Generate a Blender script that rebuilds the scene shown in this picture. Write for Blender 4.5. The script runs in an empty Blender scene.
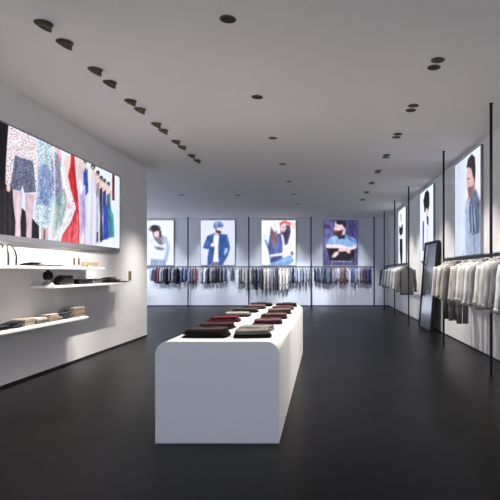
import bpy, bmesh, math, random
import numpy as np
from mathutils import Vector, Matrix

random.seed(7)
SC = bpy.context.scene
COL = SC.collection
PI = math.pi

# ------------------------------------------------------------------ camera, world, exposure
EYE = 1.6
VPX, VPY, F = 323.5, 272.7, 500.0
cam_d = bpy.data.cameras.new('camera')
cam = bpy.data.objects.new('camera', cam_d)
COL.objects.link(cam)
cam.location = (0, 0, EYE)
cam.rotation_euler = (PI / 2, 0, 0)
cam_d.sensor_width = 36.0
cam_d.lens = 36.0
cam_d.shift_x = (250 - VPX) / 500
cam_d.shift_y = (VPY - 250) / 500
cam_d.clip_end = 200
SC.camera = cam

SC.view_settings.view_transform = 'Standard'
SC.view_settings.look = 'None'
SC.view_settings.exposure = 0.13
SC.view_settings.gamma = 1.0
SC.view_settings.use_curve_mapping = False

world = bpy.data.worlds.new('daylight')
SC.world = world
world.use_nodes = True
bg = world.node_tree.nodes['Background']
bg.inputs['Color'].default_value = (0.78, 0.85, 1.0, 1)
bg.inputs['Strength'].default_value = 2.35        # soft daylight fill entering through added glazed openings out of view

WASH_W = 325.0      # hooded washers on the billboard wall
TABLE_W = 360.0     # recessed lamps over the table
PAIR_WALL_W = 390.0 # recessed pairs, lamp turned to the clothes wall
PAIR_TABLE_W = 620.0
BACK_W = 200.0       # small cool lamps along the back wall
REAR_W = 1100.0     # rear ceiling lamps turned to the back wall rail
WARM = (1.0, 0.945, 0.885)
COOL = (0.84, 0.89, 1.0)

def spot(name, loc, target, watts, color, size, blend, radius=0.03):
    d = bpy.data.lights.new(name, 'SPOT')
    d.energy = watts
    d.color = color
    d.spot_size = math.radians(size)
    d.spot_blend = blend
    d.shadow_soft_size = radius
    o = bpy.data.objects.new(name, d)
    COL.objects.link(o)
    o.location = loc
    o.rotation_euler = (Vector(target) - Vector(loc)).to_track_quat('-Z', 'Y').to_euler()
    return o

# ------------------------------------------------------------------ materials
def srgb(c):
    c = np.asarray(c, float) / 255.0
    return np.where(c <= 0.04045, c / 12.92, ((c + 0.055) / 1.055) ** 2.4)

_mats = {}
def mat(name, rgb, rough=0.6, metal=0.0, spec=0.5, noise=0.0, scale=20, bump=0.0):
    if name in _mats:
        return _mats[name]
    m = bpy.data.materials.new(name)
    m.use_nodes = True
    nt = m.node_tree
    b = nt.nodes['Principled BSDF']
    c = tuple(srgb(rgb)) + (1,)
    b.inputs['Base Color'].default_value = c
    b.inputs['Roughness'].default_value = rough
    b.inputs['Metallic'].default_value = metal
    b.inputs['Specular IOR Level'].default_value = spec
    if noise or bump:
        tc = nt.nodes.new('ShaderNodeTexCoord')
        n = nt.nodes.new('ShaderNodeTexNoise')
        n.inputs['Scale'].default_value = scale
        n.inputs['Detail'].default_value = 3
        nt.links.new(tc.outputs['Object'], n.inputs['Vector'])
        if noise:
            mx = nt.nodes.new('ShaderNodeMix')
            mx.data_type = 'RGBA'
            mx.inputs['A'].default_value = tuple(x * (1 - noise) for x in c[:3]) + (1,)
            mx.inputs['B'].default_value = tuple(min(1, x * (1 + noise)) for x in c[:3]) + (1,)
            nt.links.new(n.outputs['Fac'], mx.inputs['Factor'])
            nt.links.new(mx.outputs['Result'], b.inputs['Base Color'])
        if bump:
            bp = nt.nodes.new('ShaderNodeBump')
            bp.inputs['Strength'].default_value = bump
            bp.inputs['Distance'].default_value = 0.01
            nt.links.new(n.outputs['Fac'], bp.inputs['Height'])
            nt.links.new(bp.outputs['Normal'], b.inputs['Normal'])
    _mats[name] = m
    return m

def fabric(rgb):
    return mat('fabric_%d_%d_%d' % tuple(rgb), rgb, 0.9, 0, 0.15, 0.18, 35, 0.25)

def striped(name, a, bcol, pitch):
    if name in _mats:
        return _mats[name]
    m = mat(name, a, 0.9, 0, 0.15)
    nt = m.node_tree
    tc = nt.nodes.new('ShaderNodeTexCoord')
    sp = nt.nodes.new('ShaderNodeSeparateXYZ')
    nt.links.new(tc.outputs['Object'], sp.inputs[0])
    ml = nt.nodes.new('ShaderNodeMath'); ml.operation = 'MULTIPLY'; ml.inputs[1].default_value = 1 / pitch
    nt.links.new(sp.outputs['Z'], ml.inputs[0])
    fr = nt.nodes.new('ShaderNodeMath'); fr.operation = 'FRACT'
    nt.links.new(ml.outputs[0], fr.inputs[0])
    gt = nt.nodes.new('ShaderNodeMath'); gt.operation = 'GREATER_THAN'; gt.inputs[1].default_value = 0.62
    nt.links.new(fr.outputs[0], gt.inputs[0])
    mx = nt.nodes.new('ShaderNodeMix'); mx.data_type = 'RGBA'
    mx.inputs['A'].default_value = tuple(srgb(a)) + (1,)
    mx.inputs['B'].default_value = tuple(srgb(bcol)) + (1,)
    nt.links.new(gt.outputs[0], mx.inputs['Factor'])
    nt.links.new(mx.outputs['Result'], nt.nodes['Principled BSDF'].inputs['Base Color'])
    return m

def emit(name, rgb, s):
    m = bpy.data.materials.new(name)
    m.use_nodes = True
    b = m.node_tree.nodes['Principled BSDF']
    b.inputs['Base Color'].default_value = (0.02, 0.02, 0.02, 1)
    b.inputs['Emission Color'].default_value = tuple(srgb(rgb)) + (1,)
    b.inputs['Emission Strength'].default_value = s
    return m

M_WALL = mat('white_wall_paint', (232, 230, 229), 0.75, 0, 0.3, 0.02, 3, 0.03)
M_BACKWALL = mat('pale_grey_panel_wall', (222, 225, 230), 0.7, 0, 0.3, 0.02, 3, 0.03)
M_CEIL = mat('ceiling_paint', (236, 232, 231), 0.85, 0, 0.2, 0.015, 2, 0.02)
M_BLACK = mat('black_metal', (22, 22, 24), 0.45, 0.2, 0.4)
M_DARKMETAL = mat('dark_steel', (44, 46, 52), 0.4, 0.4, 0.4)
M_LAMPBLACK = mat('lamp_black', (98, 92, 74), 0.55, 0.3, 0.4)
M_FRAME = mat('lightbox_aluminium', (150, 150, 156), 0.45, 0.6, 0.5)
M_TABLE = mat('white_lacquer', (236, 234, 232), 0.42, 0, 0.35, 0.01, 2)
M_SHELF = mat('white_shelf', (236, 234, 234), 0.5, 0, 0.3)
M_WOOD = mat('brown_hanger_wood', (96, 62, 48), 0.5, 0, 0.4, 0.25, 30)
M_MIRROR = mat('mirror_glass', (238, 238, 240), 0.15, 1.0, 0.5)
M_MFRAME = mat('black_mirror_frame', (17, 17, 18), 0.5, 0, 0.3)
M_SKIRT = mat('dark_recess', (26, 25, 26), 0.8)

def floor_material():
    m = bpy.data.materials.new('dark_polished_concrete')
    m.use_nodes = True
    nt = m.node_tree
    b = nt.nodes['Principled BSDF']
    tc = nt.nodes.new('ShaderNodeTexCoord')
    n = nt.nodes.new('ShaderNodeTexNoise'); n.inputs['Scale'].default_value = 1.3; n.inputs['Detail'].default_value = 6
    nt.links.new(tc.outputs['Object'], n.inputs['Vector'])
    cr = nt.nodes.new('ShaderNodeValToRGB')
    cr.color_ramp.elements[0].position = 0.3
    cr.color_ramp.elements[0].color = tuple(srgb((15, 14, 14))) + (1,)
    cr.color_ramp.elements[1].position = 0.75
    cr.color_ramp.elements[1].color = tuple(srgb((24, 23, 23))) + (1,)
    nt.links.new(n.outputs['Fac'], cr.inputs['Fac'])
    nt.links.new(cr.outputs['Color'], b.inputs['Base Color'])
    rr = nt.nodes.new('ShaderNodeMapRange')
    rr.inputs['To Min'].default_value = 0.30
    rr.inputs['To Max'].default_value = 0.42
    nt.links.new(n.outputs['Fac'], rr.inputs['Value'])
    nt.links.new(rr.outputs['Result'], b.inputs['Roughness'])
    b.inputs['Specular IOR Level'].default_value = 0.10
    return m
M_FLOOR = floor_material()

# ------------------------------------------------------------------ mesh helpers
def finish(name, bm, m, parent=None, loc=(0, 0, 0), smooth=False, recalc=True):
    if recalc:
        bmesh.ops.recalc_face_normals(bm, faces=bm.faces[:])
    me = bpy.data.meshes.new(name)
    bm.to_mesh(me)
    bm.free()
    if smooth:
        for p in me.polygons:
            p.use_smooth = True
    if m is not None:
        me.materials.append(m)
    o = bpy.data.objects.new(name, me)
    COL.objects.link(o)
    o.parent = parent
    o.location = loc
    return o

def empty(name, loc=(0, 0, 0), rz=0.0):
    o = bpy.data.objects.new(name, None)
    COL.objects.link(o)
    o.empty_display_size = 0.1
    o.location = loc
    o.rotation_euler = (0, 0, rz)
    return o

def tag(o, label, cat, group=None, kind=None):
    o['label'] = label
    o['category'] = cat
    if group:
        o['group'] = group
    if kind:
        o['kind'] = kind
    return o

def box(bm, x0, x1, y0, y1, z0, z1):
    vs = [bm.verts.new((x, y, z)) for z in (z0, z1) for y in (y0, y1) for x in (x0, x1)]
    for f in ((0, 2, 3, 1), (4, 5, 7, 6), (0, 1, 5, 4), (2, 6, 7, 3), (0, 4, 6, 2), (1, 3, 7, 5)):
        bm.faces.new([vs[i] for i in f])
    return vs

def bevel(bm, w, seg=2):
    bmesh.ops.bevel(bm, geom=bm.edges[:], offset=w, segments=seg, affect='EDGES', profile=0.5)

def lathe(bm, prof, n=24, cx=0, cy=0, cz=0):
    rings = []
    for r, z in prof:
        if r < 1e-6:
            rings.append([bm.verts.new((cx, cy, cz + z))])
        else:
            rings.append([bm.verts.new((cx + r * math.cos(2 * PI * i / n), cy + r * math.sin(2 * PI * i / n), cz + z)) for i in range(n)])
    for a, b in zip(rings, rings[1:]):
        for i in range(n):
            j = (i + 1) % n
            if len(a) == 1 and len(b) == 1:
                continue
            if len(a) == 1:
                bm.faces.new((a[0], b[j], b[i]))
            elif len(b) == 1:
                bm.faces.new((a[i], a[j], b[0]))
            else:
                bm.faces.new((a[i], a[j], b[j], b[i]))

def tube(bm, pts, rad, n=8, caps=True):
    pts = [Vector(p) for p in pts]
    rads = rad if isinstance(rad, (list, tuple)) else [rad] * len(pts)
    rings = []
    whole = sum(((q - p).length * Vector((abs((q - p).x), abs((q - p).y), abs((q - p).z))) for p, q in zip(pts, pts[1:])), Vector())
    k0 = min(range(3), key=lambda i: whole[i])
    ref = Vector([1.0 if i == k0 else 0.0 for i in range(3)])
    if whole.z > whole.x and whole.z > whole.y:
        ref = Vector((1, 0, 0))
    for i, p in enumerate(pts):
        d = (pts[min(i + 1, len(pts) - 1)] - pts[max(i - 1, 0)]).normalized()
        a = ref - d * ref.dot(d)
        a.normalize()
        b = d.cross(a)
        r = rads[i]
        ra, rb = r if isinstance(r, (list, tuple)) else (r, r)
        rings.append([bm.verts.new(p + a * (ra * math.cos(2 * PI * k / n)) + b * (rb * math.sin(2 * PI * k / n))) for k in range(n)])
    for A, B in zip(rings, rings[1:]):
        for k in range(n):
            j = (k + 1) % n
            bm.faces.new((A[k], A[j], B[j], B[k]))
    if caps:
        bm.faces.new(rings[0][::-1])
        bm.faces.new(rings[-1])

# ------------------------------------------------------------------ room shell
H = 4.23
XL, XR, YB, YW, XFAR, YF = -4.46, 3.15, 24.0, 12.63, -10.2, -4.0
def struct(name, bm, m):
    o = finish(name, bm, m)
    o['kind'] = 'structure'
    return o
bm = bmesh.new(); box(bm, XFAR - .2, XR + .2, YF, YB + .2, -.2, 0); struct('floor', bm, M_FLOOR)
bm = bmesh.new(); box(bm, XFAR - .2, XR + .2, YF, YB + .2, H, H + .2); struct('ceiling', bm, M_CEIL)
bm = bmesh.new(); box(bm, XL - .22, XL, YF, YW, 0, H); struct('wall_left', bm, M_WALL)
bm = bmesh.new(); box(bm, XR, XR + .2, YF, YB, 0, H); struct('wall_right', bm, M_WALL)
bm = bmesh.new(); box(bm, XFAR - .2, XR + .2, YB, YB + .2, 0, H); struct('wall_back', bm, M_BACKWALL)
M_GLASS = bpy.data.materials.new('added_window_glass')
M_GLASS.use_nodes = True
_n = M_GLASS.node_tree
_n.nodes.remove(_n.nodes['Principled BSDF'])
_t = _n.nodes.new('ShaderNodeBsdfTransparent'); _t.inputs['Color'].default_value = (.95, .97, 1, 1)
_g = _n.nodes.new('ShaderNodeBsdfGlossy'); _g.inputs['Roughness'].default_value = .02
_m = _n.nodes.new('ShaderNodeMixShader'); _m.inputs['Fac'].default_value = .06
_n.links.new(_t.outputs[0], _m.inputs[1]); _n.links.new(_g.outputs[0], _m.inputs[2])
_n.links.new(_m.outputs[0], _n.nodes['Material Output'].inputs['Surface'])
def glazing(name, axis, pos, a0, a1, n):
    bm = bmesh.new(); bg_ = bmesh.new()
    def bx(b, u0, u1, t, z0, z1):
        if axis == 'y':
            box(b, pos - t, pos + t, u0, u1, z0, z1)
        else:
            box(b, u0, u1, pos - t, pos + t, z0, z1)
    for i in range(n + 1):
        u = a0 + (a1 - a0) * i / n
        bx(bm, u - .03, u + .03, .05, .08, H - .08)
    bx(bm, a0, a1, .05, 0, .08); bx(bm, a0, a1, .05, H - .08, H)
    o = struct(name, bm, M_BLACK)
    bx(bg_, a0, a1, .006, .08, H - .08)
    finish('glass', bg_, M_GLASS, o)
glazing('added_window_1', 'y', XFAR - .1, 10.0, YB, 6)  # unseen glazing added in the side bay to brighten ceiling and back wall
glazing('added_window_2', 'x', YF + .1, XL, XR, 4)  # unseen glazing added behind the camera to let fill daylight in
bm = bmesh.new(); box(bm, XFAR, XL - .22, 9.8, 10.0, 0, H); struct('wall_recess', bm, M_WALL)
bm = bmesh.new(); box(bm, XL, XL + .012, YF, YW, 0, .035); struct('baseboard_left', bm, M_SKIRT)
bm = bmesh.new(); box(bm, XR - .012, XR, YF, YB, 0, .03); struct('baseboard_right', bm, M_SKIRT)
bm = bmesh.new(); box(bm, XFAR, XR - .012, YB - .012, YB, 0, .04); struct('baseboard_back', bm, M_SKIRT)

# ------------------------------------------------------------------ printed pictures
class Print:
    """colour per point of a fine flat grid; shapes are drawn in sketch coordinates"""
    def __init__(self, sx, sy, base):
        self.x, self.y = sx, sy
        self.c = np.tile(np.asarray(base, float), (len(sx), 1))
    def put(self, a, col):
        col = np.asarray(col, float)
        self.c = self.c * (1 - a[:, None]) + col * a[:, None]
    def cover(self, d, soft):
        return np.clip(0.5 - d / (2 * soft), 0, 1)
    def poly_d(self, P):
        P = np.asarray(P, float)
        px, py = self.x, self.y
        d = np.full(len(px), 1e18)
        inside = np.zeros(len(px), bool)
        n = len(P)
        for i in range(n):
            ax, ay = P[i]; bx, by = P[(i + 1) % n]
            ex, ey = bx - ax, by - ay
            wx, wy = px - ax, py - ay
            t = np.clip((wx * ex + wy * ey) / (ex * ex + ey * ey + 1e-12), 0, 1)
            d = np.minimum(d, (wx - ex * t) ** 2 + (wy - ey * t) ** 2)
            c = (ay > py) != (by > py)
            if ey != 0:
                inside ^= c & (px < ex * (py - ay) / ey + ax)
        d = np.sqrt(d)
        return np.where(inside, -d, d)
    def poly(self, P, col, soft=1.0, alpha=1.0):
        a = self.cover(self.poly_d(P), soft) * alpha
        self.put(a, col)
        return a
    def ell(self, cx, cy, rx, ry, col, soft=1.0, ang=0.0, alpha=1.0):
        ca, sa = math.cos(ang), math.sin(ang)
        u = (self.x - cx) * ca + (self.y - cy) * sa
        v = -(self.x - cx) * sa + (self.y - cy) * ca
        k = np.sqrt((u / rx) ** 2 + (v / ry) ** 2)
        d = (k - 1) * min(rx, ry)
        a = self.cover(d, soft) * alpha
        self.put(a, col)
        return a
    def line(self, pts, w, col, soft=1.0, alpha=1.0):
        d = np.full(len(self.x), 1e9)
        for (ax, ay), (bx, by) in zip(pts, pts[1:]):
            ex, ey = bx - ax, by - ay
            wx, wy = self.x - ax, self.y - ay
            t = np.clip((wx * ex + wy * ey) / (ex * ex + ey * ey + 1e-12), 0, 1)
            d = np.minimum(d, np.hypot(wx - ex * t, wy - ey * t))
        a = self.cover(d - w, soft) * alpha
        self.put(a, col)
        return a
    def speck(self, a, cols, cell, prob, seed, alpha=.7):
        ix = np.floor(self.x / cell).astype(int); iy = np.floor(self.y / cell).astype(int)
        h = np.sin(ix * 12.9898 + iy * 78.233 + seed * 37.719) * 43758.5453
        h = h - np.floor(h)
        g = np.sin(ix * 39.346 + iy * 11.135 + seed * 83.155) * 24634.6345
        g = g - np.floor(g)
        k = np.clip((g * len(cols)).astype(int), 0, len(cols) - 1)
        cc = np.asarray(cols, float)[k]
        w = (a * (h < prob) * alpha)[:, None]
        self.c = self.c * (1 - w) + cc * w

M_PRINT = bpy.data.materials.new('backlit_print')
M_PRINT.use_nodes = True
_nt = M_PRINT.node_tree
_b = _nt.nodes['Principled BSDF']
_b.inputs['Base Color'].default_value = (0.008, 0.008, 0.008, 1)
_b.inputs['Roughness'].default_value = 0.5
_b.inputs['Specular IOR Level'].default_value = 0.06
_at = _nt.nodes.new('ShaderNodeAttribute'); _at.attribute_name = 'print'
_nt.links.new(_at.outputs['Color'], _b.inputs['Emission Color'])
_b.inputs['Emission Strength'].default_value = 1.12

def lightbox(plane, pos, a0, a1, z0, z1, depth, fr, nu, nv, to_sketch, base, draw, label, bottom=None, gs=1.0):
    """plane 'back': faces -Y, spans x in a0..a1; 'left': faces +X; 'right': faces -X, spans y in a0..a1"""
    def P(a, z, out):
        if plane == 'back':
            return (a, pos - out, z)
        if plane == 'left':
            return (pos + out, a, z)
        return (pos - out, a, z)
    bottom = fr if bottom is None else bottom
    root = empty('lightbox_poster', P((a0 + a1) / 2, z0, 0))
    inv = -Vector(root.location)
    bm = bmesh.new()
    # frame as a closed box with an inset front
    def ring(ins, insb, out):
        return [bm.verts.new(Vector(P(a, z, out)) + inv) for a, z in ((a0 + ins, z0 + insb), (a1 - ins, z0 + insb), (a1 - ins, z1 - ins), (a0 + ins, z1 - ins))]
    back, outer, inner, deep = ring(0, 0, 0), ring(0, 0, depth), ring(fr, bottom, depth), ring(fr, bottom, depth - .012)
    for A, B in ((back, outer), (outer, inner), (inner, deep)):
        for i in range(4):
            bm.faces.new((A[i], A[(i + 1) % 4], B[(i + 1) % 4], B[i]))
    bm.faces.new(back)
    finish('frame', bm, M_FRAME, root)
    us = np.linspace(a0 + fr, a1 - fr, nu); vs = np.linspace(z0 + bottom, z1 - fr, nv)
    A, Z = np.meshgrid(us, vs)
    A, Z = A.ravel(), Z.ravel()
    sx, sy = to_sketch(A, Z)
    pr = Print(sx, sy, base)
    draw(pr)
    def vn(x, y, s):
        return np.sin(x * 1.0 + 2.1 * np.sin(y * .37 + s)) * np.sin(y * .83 + 1.7 * np.sin(x * .41 + s * 2))
    px_, py_ = sx * gs, sy * gs
    tex = .55 * vn(px_ * .9, py_ * .35, 1) + .35 * vn(px_ * 1.9 + 3, py_ * .8, 4) + .25 * vn(px_ * .5, py_ * .5, 7)
    lum = pr.c.mean(1)
    pr.c = pr.c * (1 + (tex * np.interp(lum, [0, 60, 150, 215, 245], [.34, .28, .18, .02, .0]))[:, None])
    col = np.ones((len(A), 4), np.float32)
    col[:, :3] = srgb(np.clip(pr.c, 0, 255))
    verts = [tuple(Vector(P(a, z, depth - .008)) + inv) for a, z in zip(A, Z)]
    faces = []
    for j in range(nv - 1):
        for i in range(nu - 1):
            q = (j * nu + i, j * nu + i + 1, (j + 1) * nu + i + 1, (j + 1) * nu + i)
            faces.append(q if plane in ('back', 'left') else q[::-1])
    me = bpy.data.meshes.new('print')
    me.from_pydata(verts, [], faces)
    at = me.color_attributes.new('print', 'FLOAT_COLOR', 'POINT')
    at.data.foreach_set('color', col.ravel())
    me.materials.append(M_PRINT)
    o = bpy.data.objects.new('print', me)
    COL.objects.link(o)
    o.parent = root
    tag(root, label, 'poster')
    return root

def side_px(X):
    def f(Y, Z):
        return VPX + F * X / Y, VPY - F * (Z - EYE) / Y
    return f

# --- runway billboard on the left wall (sketch coordinates: the picture's own layout)
def draw_runway(p):
    S = 0.45
    p.poly([(-80, 40), (9.5, 110), (9, 150), (14, 200), (39, 225), (39, 270), (-80, 270)], (24, 22, 30), S)
    for x0, x1, c in ((-12, -4, (64, 48, 50)), (-2, 2, (44, 40, 52)), (4, 6, (78, 58, 60)), (9, 11, (70, 62, 78))):
        p.poly([(x0, 190), (x1, 188), (x1, 250), (x0, 250)], c, 1.5, alpha=.7)
    # a coat-clad figure in the dark edge
    p.ell(-12, 128, 5, 7, (120, 90, 84), S); p.poly([(-22, 138), (-3, 138), (-2, 245), (-24, 245)], (52, 46, 58), 1)
    # floor of the runway
    p.poly([(60, 238), (130, 238), (130, 270), (60, 270)], (224, 226, 238), 3)
    # first model: speckled blouse, shorts
    a = p.poly([(9, 118), (36, 134), (37, 165), (37, 190), (33, 198), (31, 188), (33, 164), (14, 157), (12, 180), (9, 187), (5.5, 184), (6, 160)], (232, 228, 232), S)
    p.speck(a, [(196, 96, 104), (120, 128, 168), (206, 160, 160), (150, 120, 130)], 0.8, .34, 1)
    p.ell(8.5, 188, 2, 4, (226, 196, 192), S); p.ell(35, 199, 2, 5, (226, 196, 192), S)
    a = p.poly([(15, 155.5), (33, 161.5), (36, 192), (24.5, 193), (22.5, 185), (20.5, 191), (10, 188.5)], (94, 100, 124), S)
    p.speck(a, [(58, 62, 88), (150, 156, 176)], 0.7, .45, 2)
    p.poly([(12.5, 189.5), (22.5, 191.5), (22, 206), (20.5, 222), (21.5, 262), (14, 262), (15.5, 222), (13.5, 206)], (206, 184, 194), S)
    p.poly([(25, 193.5), (34.5, 194.5), (33, 212), (32, 224), (31, 262), (25, 262), (26.5, 225), (25.5, 212)], (196, 172, 184), S)
    p.line([(18, 196), (17.8, 236)], 1.2, (226, 206, 212), 1.2); p.line([(30, 200), (29, 238)], 1.0, (214, 194, 204), 1.2)
    p.poly([(34, 202), (37, 196), (37, 212), (34, 212)], (220, 224, 236), S)
    # second model: blue-green flower dress
    p.poly([(41, 226), (48.5, 227), (47, 262), (41, 262)], (202, 172, 178), S); p.line([(44.4, 230), (44.2, 250)], .8, (110, 84, 94), .6)
    a = p.poly([(36, 132), (50, 143), (54, 160), (55, 190), (52, 212), (49.5, 228), (41, 228), (34.5, 221), (35, 205), (38, 186), (38, 160)], (206, 220, 226), S)
    p.speck(a, [(96, 120, 178), (150, 186, 176), (236, 240, 244), (120, 150, 190)], .9, .55, 3)
    b = p.poly([(39, 168), (46, 164), (52, 176), (52, 196), (48, 206), (38, 203)], (84, 100, 172), 2.5, alpha=.55)
    p.speck(a * (b > .2), [(58, 76, 150), (170, 184, 220), (90, 130, 140)], .8, .5, 6)
    p.line([(46, 150), (48, 176), (46.5, 224)], .7, (120, 134, 160), 1.0, .6); p.line([(52, 160), (53.5, 190)], .6, (70, 80, 120), .8, .7)
    p.poly([(48, 139), (54, 143.5), (51.5, 147)], (210, 60, 76), S)
    p.poly([(54, 140), (59, 143), (58.5, 156), (55, 154)], (224, 190, 188), S)
    # third model: pale gown with green and violet streaks, train sweeping to the side
    a = p.poly([(54, 148), (61, 151), (63, 172), (68, 186), (74, 200), (75, 208), (70, 221), (62, 231), (57, 262), (47, 262), (50, 228), (55, 200), (54, 170)], (222, 226, 228), S)
    p.speck(a, [(150, 186, 176), (240, 242, 244), (206, 160, 178), (168, 180, 198)], .9, .5, 4)
    b = p.poly([(55, 152), (60, 156), (62, 190), (60, 205), (55.5, 208)], (104, 96, 138), 1.2, alpha=.7)
    p.speck(b, [(70, 64, 110), (150, 140, 176), (110, 140, 140)], .8, .5, 8)
    b = p.poly([(56, 198), (63, 190), (64, 214), (54, 236)], (106, 146, 136), 2, alpha=.6)
    p.line([(61, 168), (66, 190), (71, 204), (66, 220)], 1.2, (238, 238, 240), 1.0, .8)
    p.line([(64, 190), (66, 204), (60, 226)], .7, (110, 130, 134), .8, .7)
    p.line([(58, 147), (60, 160)], 1.2, (226, 150, 172), .6); p.ell(69, 206, 2.0, 3.2, (226, 130, 158), 1.2, alpha=.6); p.ell(65, 196, 1.4, 2, (214, 120, 140), 1, alpha=.5)
    # fourth: red gown with a pink flare
    p.poly([(63.5, 160), (67, 156), (71, 155), (71, 192), (68, 190)], (226, 202, 196), S)
    p.poly([(71, 151), (74.2, 154), (76.2, 178), (78.2, 196), (79.5, 222), (81.5, 262), (55, 262), (63, 234), (71, 222), (76, 208), (71.5, 192), (68, 176), (70.5, 164)], (196, 44, 58), S)
    p.poly([(64, 236), (75, 219), (78, 226), (80.5, 262), (57, 262)], (226, 104, 112), 3, alpha=.75)
    p.line([(75.5, 212), (70, 248)], .7, (170, 44, 60), .9, .8); p.line([(77.5, 214), (77, 248)], .7, (236, 130, 134), .9, .8); p.line([(73, 164), (75.5, 200)], .6, (160, 30, 44), .8, .8)
    p.line([(76, 155), (78, 188)], 1.0, (232, 208, 202), .6)
    # the receding row
    row = [(80, 156, 1.3, (226, 222, 236), 79.5, 85.5, 248, (206, 186, 200)), (85, 161, 1.9, (206, 200, 226), 83, 88.5, 247, (60, 86, 170)), (93, 166.5, 2.2, (212, 208, 230), 89, 95.5, 246, (206, 202, 226)),
           (97.8, 173, 1.8, (186, 188, 206), 95.6, 99.8, 243, (140, 142, 166)), (101.2, 178, 1.7, (62, 60, 78), 100, 103, 240, (52, 50, 66)), (104.4, 181, 1.6, (58, 76, 168), 103.2, 107.4, 239, (48, 60, 140)), (108.3, 184, 1.6, (70, 150, 176), 108, 114, 237, (56, 120, 120))]
    for hx, hy, r, dc, x0, x1, yb, top in row:
        p.poly([(hx - 1.9, hy + 3), (hx + 1.7, hy + 3), (hx + 2.2, hy + 14), (hx + 1.8, hy + 26), (hx - 1.8, hy + 26), (hx - 2.2, hy + 14)], (222, 196, 190), S)
        p.line([(hx + 2.3, hy + 7), (hx + 2.6, hy + 26)], .5, (206, 174, 168), .5)
        p.poly([(hx - 1.6, hy + 11), (hx + 1.6, hy + 9), (hx + 1.8, hy + 26), (hx - 1.8, hy + 26)], top, .5)
        p.poly([(hx - 1.6, hy + 24), (hx + 1.8, hy + 24), (x1 - .6, yb - 22), (x1 + .3, yb), (x0 - .2, yb + 1), (x0 + .3, yb - 22)], dc, .6)
        for q in (.3, .7):
            xm = x0 + (x1 - x0) * q
            p.line([(hx + (q - .5) * 2, hy + 28), (xm, yb - 1)], .45, tuple(max(0, c - 40) for c in dc) if q < .5 else tuple(min(255, c + 30) for c in dc), .7, .7)
        p.ell(hx, hy, r, r * 1.35, (48, 36, 44), .5)
        p.ell(hx - .5, hy + 1.1, r * .5, r * .7, (206, 170, 162), .6)
    p.poly([(84.5, 168), (87.5, 170), (88.5, 192), (85.5, 196)], (58, 84, 176), S)
    p.poly([(80, 196), (84, 190), (86, 225), (81, 236)], (122, 108, 190), 1.6, alpha=.6)
    p.poly([(104, 205), (108, 205), (109, 238), (104.5, 239)], (58, 74, 180), .6)
    p.poly([(108, 205), (110.5, 205), (112, 236), (109.5, 237)], (60, 128, 110), .6)
    for x in (96.5, 100.5):
        p.poly([(x, 232), (x + 1.6, 232), (x + 1.6, 242), (x, 242)], (60, 58, 72), .5)
    p.poly([(112.2, 168), (114.6, 170), (114.4, 200.5), (112.2, 200)], (104, 34, 52), .5)

lightbox('left', XL, 6.15, 10.86, 2.04, 3.69, .045, .02, 560, 210, side_px(XL + .037), (214, 226, 236), draw_runway,
         'huge backlit billboard of a fashion runway above the white wall shelves', bottom=.085)

# --- four posters on the back wall
def back_sk(ox, oy, s):
    D = YB - .08
    def f(X, Z):
        return (VPX + F * X / D - ox) * s, (VPY - F * (Z - EYE) / D - oy) * s
    return f

def draw_hat_woman(p):
    S = 6.4
    p.poly([(-60, 30), (60, 30), (40, 370), (-60, 370)], (208, 216, 232), 20)
    p.line([(98, 175), (62, 190), (48, 150)], 13, (214, 220, 234), S)
    p.poly([(95, 172), (180, 158), (206, 222), (192, 330), (80, 335), (102, 250)], (222, 228, 240), S)
    p.line([(180, 165), (202, 225), (182, 325)], 12, (164, 184, 218), S)
    p.line([(110, 230), (168, 240)], 8, (150, 158, 182), S); p.line([(120, 240), (160, 246)], 5, (110, 112, 136), S)
    p.poly([(78, 312), (185, 322), (182, 380), (74, 380)], (150, 164, 196), S); p.line([(110, 330), (112, 380)], 4, (110, 124, 160), S)
    p.poly([(82, 100), (140, 96), (152, 150), (160, 185), (140, 210), (118, 190), (98, 160)], (92, 82, 96), S)
    p.poly([(118, 158), (164, 146), (176, 200), (150, 216), (128, 196)], (138, 134, 154), S); p.line([(132, 168), (160, 206)], 4, (104, 100, 122), S); p.line([(150, 160), (166, 196)], 3, (168, 164, 182), S)
    p.ell(119, 132, 20, 27, (244, 212, 212), S, .25); p.poly([(134, 104), (150, 112), (152, 160), (140, 158)], (88, 74, 86), S)
    p.ell(104, 98, 38, 20, (66, 52, 62), S, -.1); p.ell(106, 84, 26, 12, (60, 48, 58), S)
    p.line([(114, 130), (118, 130)], 2.2, (90, 64, 70), 2); p.line([(118, 144), (125, 143)], 1.5, (190, 110, 118), 2)

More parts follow.
